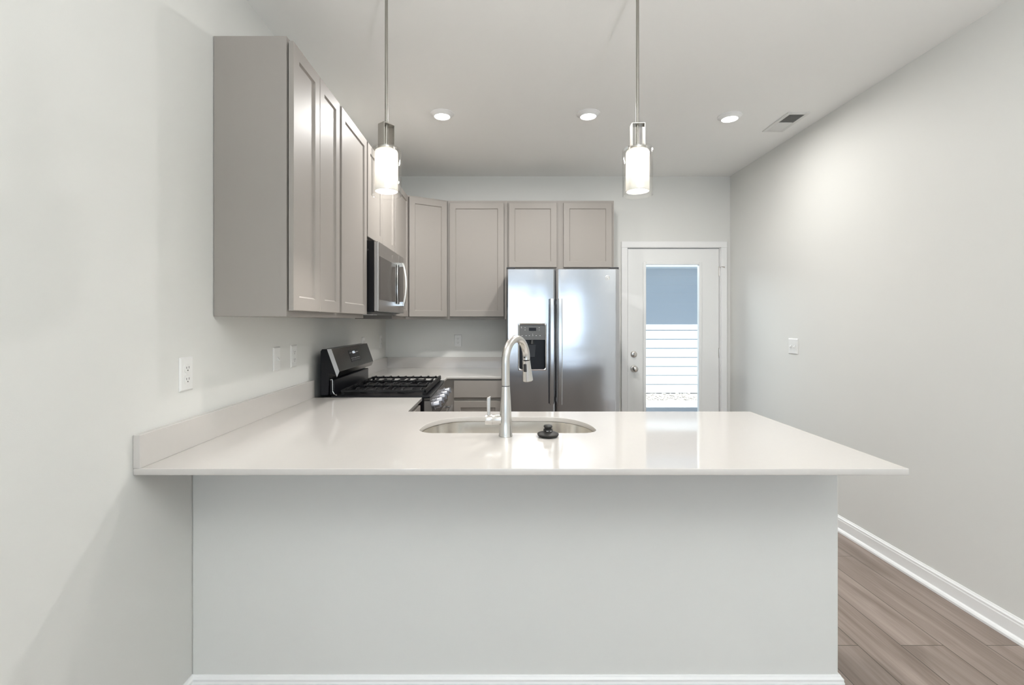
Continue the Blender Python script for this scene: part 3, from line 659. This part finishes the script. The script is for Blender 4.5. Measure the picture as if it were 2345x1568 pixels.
for a, b in zip(gy, gy[1:]): obj('grate', grate(a + 0.001, b - 0.001), M['iron'], t, bevel=0.0012, seg=1)
for x, y, r in ((-0.80, gy[0] + 0.117, 0.038), (-0.57, gy[0] + 0.117, 0.045), (-0.69, gy[1] + 0.117, 0.042), (-0.80, gy[2] + 0.117, 0.034), (-0.57, gy[2] + 0.117, 0.048)):
    bm = N(); lathe(bm, [(0, 0), (r + 0.012, 0), (r + 0.010, 0.006), (r, 0.008), (r, 0.014), (r - 0.004, 0.019), (0, 0.020)], (x, y, 0.9222), n=28); obj('burner', bm, M['iron'], t, smooth=40)
# front control panel (faces into the kitchen) with knobs
XPF = -0.400
bm = N(); prism(bm, [(-0.4445, 0.905), (-0.408, 0.905), (-0.384, 0.800), (-0.384, 0.775), (-0.4445, 0.775)], 'y', RY0 + 0.002, RY1 - 0.002)
cp = obj('control_panel', bm, M['slate'], t, bevel=0.003)
bm = N(); prism(bm, [(-0.440, 0.890), (-0.406, 0.890), (-0.386, 0.800), (-0.386, 0.776), (-0.440, 0.776)], 'y', RY0 - 0.0005, RY0 + 0.0018); obj('panel_end_cap', bm, M['steel'], cp)
pn = Vector((0.105, 0, 0.024)).normalized()
for k in range(5):
    y = RY0 + 0.085 + k * (RY1 - RY0 - 0.17) / 4; c = Vector((-0.396, y, 0.852))
    bm = N(); lathe(bm, [(0, 0), (0.027, 0), (0.027, 0.004), (0.022, 0.006), (0.021, 0.010), (0.0215, 0.032), (0.019, 0.036), (0, 0.036)], c, pn, 24)
    kb = obj('control_knob', bm, M['knob'], t, smooth=35)
    bm = N(); q = c + pn * 0.036; up = Vector((-pn.z, 0, pn.x))
    vs = [bm.verts.new(q + Vector((0, sy * 0.004, 0)) + up * su * 0.019 + pn * h) for sy in (-1, 1) for su in (-1, 1) for h in (-0.002, 0.008)]
    for f in ((0, 1, 3, 2), (4, 6, 7, 5), (0, 4, 5, 1), (2, 3, 7, 6), (0, 2, 6, 4), (1, 5, 7, 3)): bm.faces.new([vs[i] for i in f])
    obj('knob_grip', bm, M['knob'], kb, bevel=0.002)
od = obj('oven_door', B(-0.4445, -0.398, RY0 + 0.006, RY1 - 0.006, 0.19, 0.768), M['dsteel'], t, bevel=0.004)
obj('oven_window', B(-0.398, -0.396, RY0 + 0.12, RY1 - 0.12, 0.36, 0.64), M['bglass'], od)
bm = N(); tube(bm, [(-0.352, RY0 + 0.03 + (RY1 - RY0 - 0.06) * k / 12, 0.735) for k in range(13)], 0.012, 16)
for y in (RY0 + 0.06, RY1 - 0.06): cyl(bm, (-0.398, y, 0.735), (1, 0, 0), 0.008, 0.046, 12)
obj('oven_handle', bm, M['steel'], od, smooth=40)
obj('storage_drawer', B(-0.4445, -0.40, RY0 + 0.006, RY1 - 0.006, 0.05, 0.18), M['dsteel'], t, bevel=0.004)
for x in (XRB + 0.04, XRF - 0.06):
    for y in (RY0 + 0.05, RY1 - 0.05): obj('levelling_foot', cyl(N(), (x, y, 0), (0, 0, 1), 0.015, 0.03, 12), M['bplast'], t)

# ------------------------------------------------------------------ microwave
MY0, MY1, MZ0, MZ1, MXF = 2.884, 3.638, 1.407, 1.828, -0.726
t = thing('microwave', (XL, (MY0 + MY1) / 2, MZ0), 'stainless over-the-range microwave hung below the short left cabinet', 'microwave')
obj('microwave_body', B(XL + 0.003, MXF - 0.028, MY0 + 0.002, MY1 - 0.002, MZ0, MZ1 + 0.005), M['black'], t, bevel=0.002)
bm = N(); box(bm, MXF - 0.027, MXF, MY0, MY1 - 0.17, MZ0 + 0.004, MZ1); md = obj('microwave_door', bm, M['dsteel'], t, bevel=0.004)
bm = N(); box(bm, MXF - 0.027, MXF, MY1 - 0.167, MY1, MZ0 + 0.004, MZ1); mp_ = obj('microwave_control_panel', bm, M['dsteel'], t, bevel=0.004)
obj('microwave_window', B(MXF, MXF + 0.0015, MY0 + 0.03, MY1 - 0.21, MZ0 + 0.075, MZ1 - 0.085), M['bglass'], md, bevel=0.0005)
bm = N(); lathe(bm, [(0, 0), (0.011, 0), (0.011, 0.002), (0, 0.002)], (MXF, MY0 + 0.37, MZ1 - 0.045), (1, 0, 0), 20); obj('round_badge', bm, M['chrome'], md)
obj('keypad', B(MXF, MXF + 0.001, MY1 - 0.150, MY1 - 0.02, MZ0 + 0.05, MZ1 - 0.05), M['bglass'], mp_)
# bowed chrome handle: a chrome loop, with its reflection in the door modelled behind it
bm = N(); hy = MY1 - 0.20; K = 20; R0 = []
for k in range(K + 1):
    q = k / K * 2 - 1; z = (MZ0 + 0.205) + q * 0.150; xo = MXF + 0.062 - 0.022 * q * q
    R0.append([bm.verts.new((xo + a, hy + b, z)) for a, b in ((-0.006, -0.020), (0.003, -0.016), (0.006, 0), (0.003, 0.016), (-0.006, 0.020))])
for R, S in zip(R0, R0[1:]):
    for k in range(5): bm.faces.new([R[k], R[(k + 1) % 5], S[(k + 1) % 5], S[k]])
bm.faces.new(R0[0][::-1]); bm.faces.new(R0[-1])
for s in (-1, 1):
    zc = MZ0 + 0.205 + s * 0.138; box(bm, MXF, MXF + 0.044, hy - 0.018, hy + 0.018, zc - 0.014, zc + 0.014)
obj('microwave_handle', bm, M['chrome'], md, smooth=30)
bm = N(); tube(bm, [(MXF + 0.006, hy - 0.046 - 0.010 * (1 - (k / 8 - 1) ** 2), MZ0 + 0.066 + 0.278 * k / 16) for k in range(17)], 0.0045, 10); obj('handle_reflection', bm, M['chrome'], md, smooth=40)  # chrome strip modelled as the handle's reflection in the glossy door
obj('dark_reflection_plate', B(MXF, MXF + 0.004, hy - 0.045, hy + 0.022, MZ0 + 0.065, MZ0 + 0.345), M['black'], md, bevel=0.001)  # black plate put in for the dark reflection behind the handle
bm = N(); box(bm, XL + 0.05, MXF - 0.05, MY0 + 0.03, MY1 - 0.03, MZ0 - 0.012, MZ0 - 0.0005); obj('vent_grille', bm, M['gplast'], t)
bm = N(); box(bm, MXF - 0.14, MXF - 0.06, MY0 + 0.1, MY0 + 0.2, MZ0 - 0.016, MZ0 - 0.0125); obj('task_light_lens', bm, M['plate'], t)
bm = N(); cyl(bm, (-0.79, MY0 + 0.0015, MZ1 - 0.05), (0, -1, 0), 0.006, 0.003, 12); obj('side_screw', bm, M['bplast'], t)

# ------------------------------------------------------------------ pendants
def pendant(x, y, rot, label):
    t = thing('pendant_light', (x, y, ZC), label, 'lamp', 'pendant lights over the peninsula')
    zt, zb = 2.042, 1.850
    bm = N(); lathe(bm, [(0, 0), (0.06, 0), (0.06, -0.012), (0.05, -0.022), (0, -0.024)], (x, y, ZC - 0.0002), n=36); obj('ceiling_canopy', bm, M['nickel'], t, smooth=40)
    bm = N(); cyl(bm, (x, y, zt + 0.004), (0, 0, 1), 0.0060, ZC - zt - 0.026, 16); obj('rod', bm, M['rod'], t, smooth=40)
    bm = N(); c, s = math.cos(rot), math.sin(rot)
    def bx(a0, a1, b0, b1, z0, z1):
        vs = [bm.verts.new((x + a * c - b * s, y + a * s + b * c, z)) for a in (a0, a1) for b in (b0, b1) for z in (z0, z1)]
        for f in ((0, 1, 3, 2), (4, 6, 7, 5), (0, 4, 5, 1), (2, 3, 7, 6), (0, 2, 6, 4), (1, 5, 7, 3)): bm.faces.new([vs[i] for i in f])
    bx(-0.026, -0.0235, -0.0195, 0.0195, zt + 0.004, zt + 0.090); bx(0.0235, 0.026, -0.0195, 0.0195, zt + 0.004, zt + 0.090); bx(-0.026, 0.026, -0.0195, 0.0195, zt + 0.090, zt + 0.0925)
    bx(-0.026, 0.026, -0.0195, 0.0195, zt + 0.001, zt + 0.004)
    obj('strap_bracket', bm, M['satin'], t)
    bm = N(); lathe(bm, [(0, zt - 0.001 - 0.006), (0.034, zt - 0.007), (0.034, zt + 0.0005), (0.0, zt + 0.0005)], (x, y, 0), n=36); obj('shade_cap', bm, M['nickel'], t, smooth=40)
    R = 0.059; th = 0.0028
    bm = N(); lathe(bm, [(0.035, zt - 0.001), (R - 0.010, zt - 0.001), (R - 0.003, zt - 0.004), (R, zt - 0.012), (R, zb + 0.0015), (R - th / 2, zb), (R - th, zb + 0.0015), (R - th, zt - 0.012), (R - 0.005, zt - 0.007), (R - 0.011, zt - 0.0045), (0.035, zt - 0.0045)], (x, y, 0), n=64, closed=True)
    obj('glass_cylinder', bm, M['pglass'], t, smooth=40)
    r = 0.0455
    bm = N(); lathe(bm, [(0.014, zt - 0.0090), (r - 0.010, zt - 0.0095), (r - 0.003, zt - 0.013), (r, zt - 0.020), (r, zb + 0.019), (r - 0.003, zb + 0.017), (r - 0.005, zb + 0.020), (r - 0.005, zt - 0.020), (r - 0.012, zt - 0.0125), (0.014, zt - 0.0125)], (x, y, 0), n=64, closed=True)
    so = obj('opal_shade', bm, M['shade'], t, smooth=40)
    bm = N(); lathe(bm, [(0, 0.0), (0.012, 0.003), (0.024, 0.018), (0.027, 0.034), (0.022, 0.052), (0.014, 0.068), (0.013, 0.090), (0, 0.092)], (x, y, zb + 0.082), n=24); obj('bulb', bm, M['lens'], t, smooth=40)
    l = bpy.data.lights.new('pendant_bulb_light', 'POINT'); l.energy = 10; l.shadow_soft_size = 0.012; l.color = (1, 0.95, 0.89)
    lo = bpy.data.objects.new('pendant_bulb_light', l); link(lo, t, (x, y, zb + 0.066))
    return t
pendant(-0.454, 1.93, math.radians(50), 'left pendant lamp, frosted white shade inside clear glass, beside the grey cabinets')
pendant(0.546, 1.93, math.radians(-4), 'right pendant lamp, frosted white shade inside clear glass, in front of plain ceiling')

# ------------------------------------------------------------------ ceiling lights and vent
def downlight(x, y, label):
    t = thing('ceiling_light', (x, y, ZC), label, 'ceiling light', 'round recessed ceiling lights')
    bm = N(); lathe(bm, [(0, 0), (0.078, 0), (0.078, -0.004), (0.066, -0.009), (0.058, -0.019), (0.052, -0.022), (0.050, -0.018), (0, -0.018)], (x, y, ZC - 0.0003), n=48)
    obj('trim_ring', bm, M['trim'], t, smooth=40)
    bm = N(); lathe(bm, [(0, -0.0185), (0.050, -0.0185), (0.046, -0.0235), (0, -0.0255)], (x, y, ZC), n=40); obj('light_lens', bm, M['lens'], t, smooth=40)
    l = bpy.data.lights.new('ceiling_lamp_light', 'AREA'); l.shape = 'DISK'; l.size = 0.1; l.energy = 15 if x < 1 else 6.5; l.spread = math.radians(178); l.color = (1, 0.98, 0.955)
    lo = bpy.data.objects.new('ceiling_lamp_light', l); link(lo, t, (x, y, ZC - 0.028))
for x, y, lb in ((-0.388, 3.23, 'round ceiling light between the two pendants, nearer the grey cabinets'), (0.585, 3.23, 'round ceiling light just left of the right pendant rod, middle of three'), (1.547, 3.27, 'round ceiling light next to the ceiling air vent, rightmost of three')):
    downlight(x, y, lb)
t = thing('added_uplighter', (0.6, -0.5, 0), 'added slim floor lamp with an upward bowl shade, unseen behind the viewpoint, brightening the ceiling', 'lamp')  # unseen lamp added behind the camera to brighten the ceiling
obj('base', lathe(N(), [(0, 0.0005), (0.14, 0.0005), (0.14, 0.012), (0.02, 0.025), (0, 0.025)], (0.6, -0.5, 0), n=36), M['nickel'], t, smooth=40)
obj('pole', cyl(N(), (0.6, -0.5, 0.025), (0, 0, 1), 0.011, 1.70, 16), M['nickel'], t, smooth=40)
obj('bowl_shade', lathe(N(), [(0.012, 1.725), (0.08, 1.745), (0.15, 1.80), (0.17, 1.84), (0.167, 1.84), (0.147, 1.805), (0.078, 1.752), (0.012, 1.733)], (0.6, -0.5, 0), n=40, closed=True), M['trim'], t, smooth=40)
l = bpy.data.lights.new('ceiling_fill_light', 'AREA'); l.shape = 'DISK'; l.size = 0.22; l.energy = 64; l.color = (0.97, 0.99, 1.0)
lo = bpy.data.objects.new('ceiling_fill_light', l); link(lo, t, (0.6, -0.5, 1.845)); lo.rotation_euler = (PI, 0, 0)
t = thing('ceiling_vent', (1.98, 3.36, ZC), 'white rectangular air vent in the ceiling near the right wall', 'vent')
V0, V1, W0, W1 = 1.905, 2.055, 3.21, 3.53; ZV = ZC - 0.0003
bm = N()
for (a, b, c, d) in ((V0, V0 + 0.024, W0, W1), (V1 - 0.024, V1, W0, W1), (V0 + 0.024, V1 - 0.024, W0, W0 + 0.024), (V0 + 0.024, V1 - 0.024, W1 - 0.024, W1), (V0 + 0.024, V1 - 0.024, 3.368, 3.374)): box(bm, a, b, c, d, ZV - 0.006, ZV)
obj('vent_frame', bm, M['vent'], t, bevel=0.002)
obj('vent_duct', B(V0 + 0.02, V1 - 0.02, W0 + 0.02, W1 - 0.02, ZV - 0.0012, ZV), M['ventin'], t)
for (a, b, sg) in ((W0 + 0.026, 3.366, 1), (3.376, W1 - 0.026, -1)):
    bm = N(); k = a + 0.004
    while k < b - 0.004:
        prism(bm, [(k - sg * 0.0035, ZV - 0.0065), (k - sg * 0.0035 + 0.001, ZV - 0.0065), (k + sg * 0.0035 + 0.001, ZV - 0.0015), (k + sg * 0.0035, ZV - 0.0015)], 'x', V0 + 0.024, V1 - 0.024); k += 0.0095
    obj('vent_louvres', bm, M['vent'], t)

# ------------------------------------------------------------------ outlets and switches
def plate(loc, rz, kind, label, wd=0.072, ht=0.117, name='wall_outlet', group='white wall outlets'):
    """local: plate faces +Y' rotated by rz; local x across, z up"""
    t = thing(name, loc, label, 'outlet' if name == 'wall_outlet' else 'switch', group); t.rotation_euler = (0, 0, rz)
    ORG[t.name] = Vector((0, 0, 0))
    def ch(nm, bm, m, par=t, bev=0, sm=None):
        o = obj(nm, bm, m, par, (0, 0, 0), sm, bev); return o
    bm = N(); h = wd / 2; v = ht / 2
    R = [[bm.verts.new((sx * (h - i), y, sz * (v - i))) for sx, sz in ((-1, -1), (1, -1), (1, 1), (-1, 1))] for i, y in ((0, 0.0005), (0, 0.002), (0.004, 0.0058), (0.006, 0.0064))]
    for A_, S in zip(R, R[1:]):
        for k in range(4): bm.faces.new([A_[k], A_[(k + 1) % 4], S[(k + 1) % 4], S[k]])
    bm.faces.new(R[0]); bm.faces.new(R[-1]); ch('cover_plate', bm, M['plate'])
    if kind == 'outlet':
        for s in (-1, 1):
            bm = N(); prism(bm, rrect(-0.0165, 0.0165, s * 0.0195 - 0.0143, s * 0.0195 + 0.0143, 0.009), 'y', 0.0062, 0.0085); r = ch('receptacle', bm, M['plate'], bev=0.0006)
            bm = N(); z = s * 0.0195
            box(bm, -0.0075, -0.0055, 0.0082, 0.0089, z - 0.001, z + 0.007); box(bm, 0.0055, 0.0075, 0.0082, 0.0089, z - 0.001, z + 0.006); cyl(bm, (0, 0.0082, z - 0.007), (0, 1, 0), 0.0025, 0.0007, 10)
            ch('socket_slots', bm, M['slot'], r)
        bm = N(); cyl(bm, (0, 0.006, 0), (0, 1, 0), 0.003, 0.0012, 12); ch('screw', bm, M['plate'])
    else:
        xs = (-0.023, 0.023) if kind == 'double' else (0,)
        for x in xs:
            bm = N(); prism(bm, [(0.0063, -0.010), (0.0063, 0.010), (0.0085, 0.008), (0.018, -0.004), (0.0165, -0.009), (0.008, -0.009)], 'x', x - 0.0045, x + 0.0045); ch('toggle', bm, M['plate'], bev=0.001)
            for s in (-1, 1): ch('screw', cyl(N(), (x, 0.006, s * 0.030), (0, 1, 0), 0.003, 0.0012, 12), M['plate'])
    return t
LW = -PI / 2
ZO = 1.168
plate((XL, 1.685, ZO), LW, 'outlet', 'large white double outlet on the left wall, nearest the camera', name='wall_outlet')
plate((XL, 2.365, ZO), LW, 'single', 'single white toggle switch on the left wall below the near grey cabinet', name='light_switch', group='white light switches')
plate((XL, 2.56, ZO), LW, 'outlet', 'white outlet on the left wall just left of the range, next to the toggle switch')
plate((XL, 3.86, ZO), LW, 'outlet', 'white outlet on the left wall partly behind the top of the range')
plate((XL, 4.42, ZO), LW, 'outlet', 'white outlet plate on the left wall right at the back corner')
plate((-0.405, YB, ZO), PI, 'outlet', 'white outlet on the back wall above the corner worktop')
plate((XR, 3.62, ZO - 0.003), PI / 2, 'double', 'white double toggle switch on the right wall near the door', wd=0.116, name='light_switch', group='white light switches')
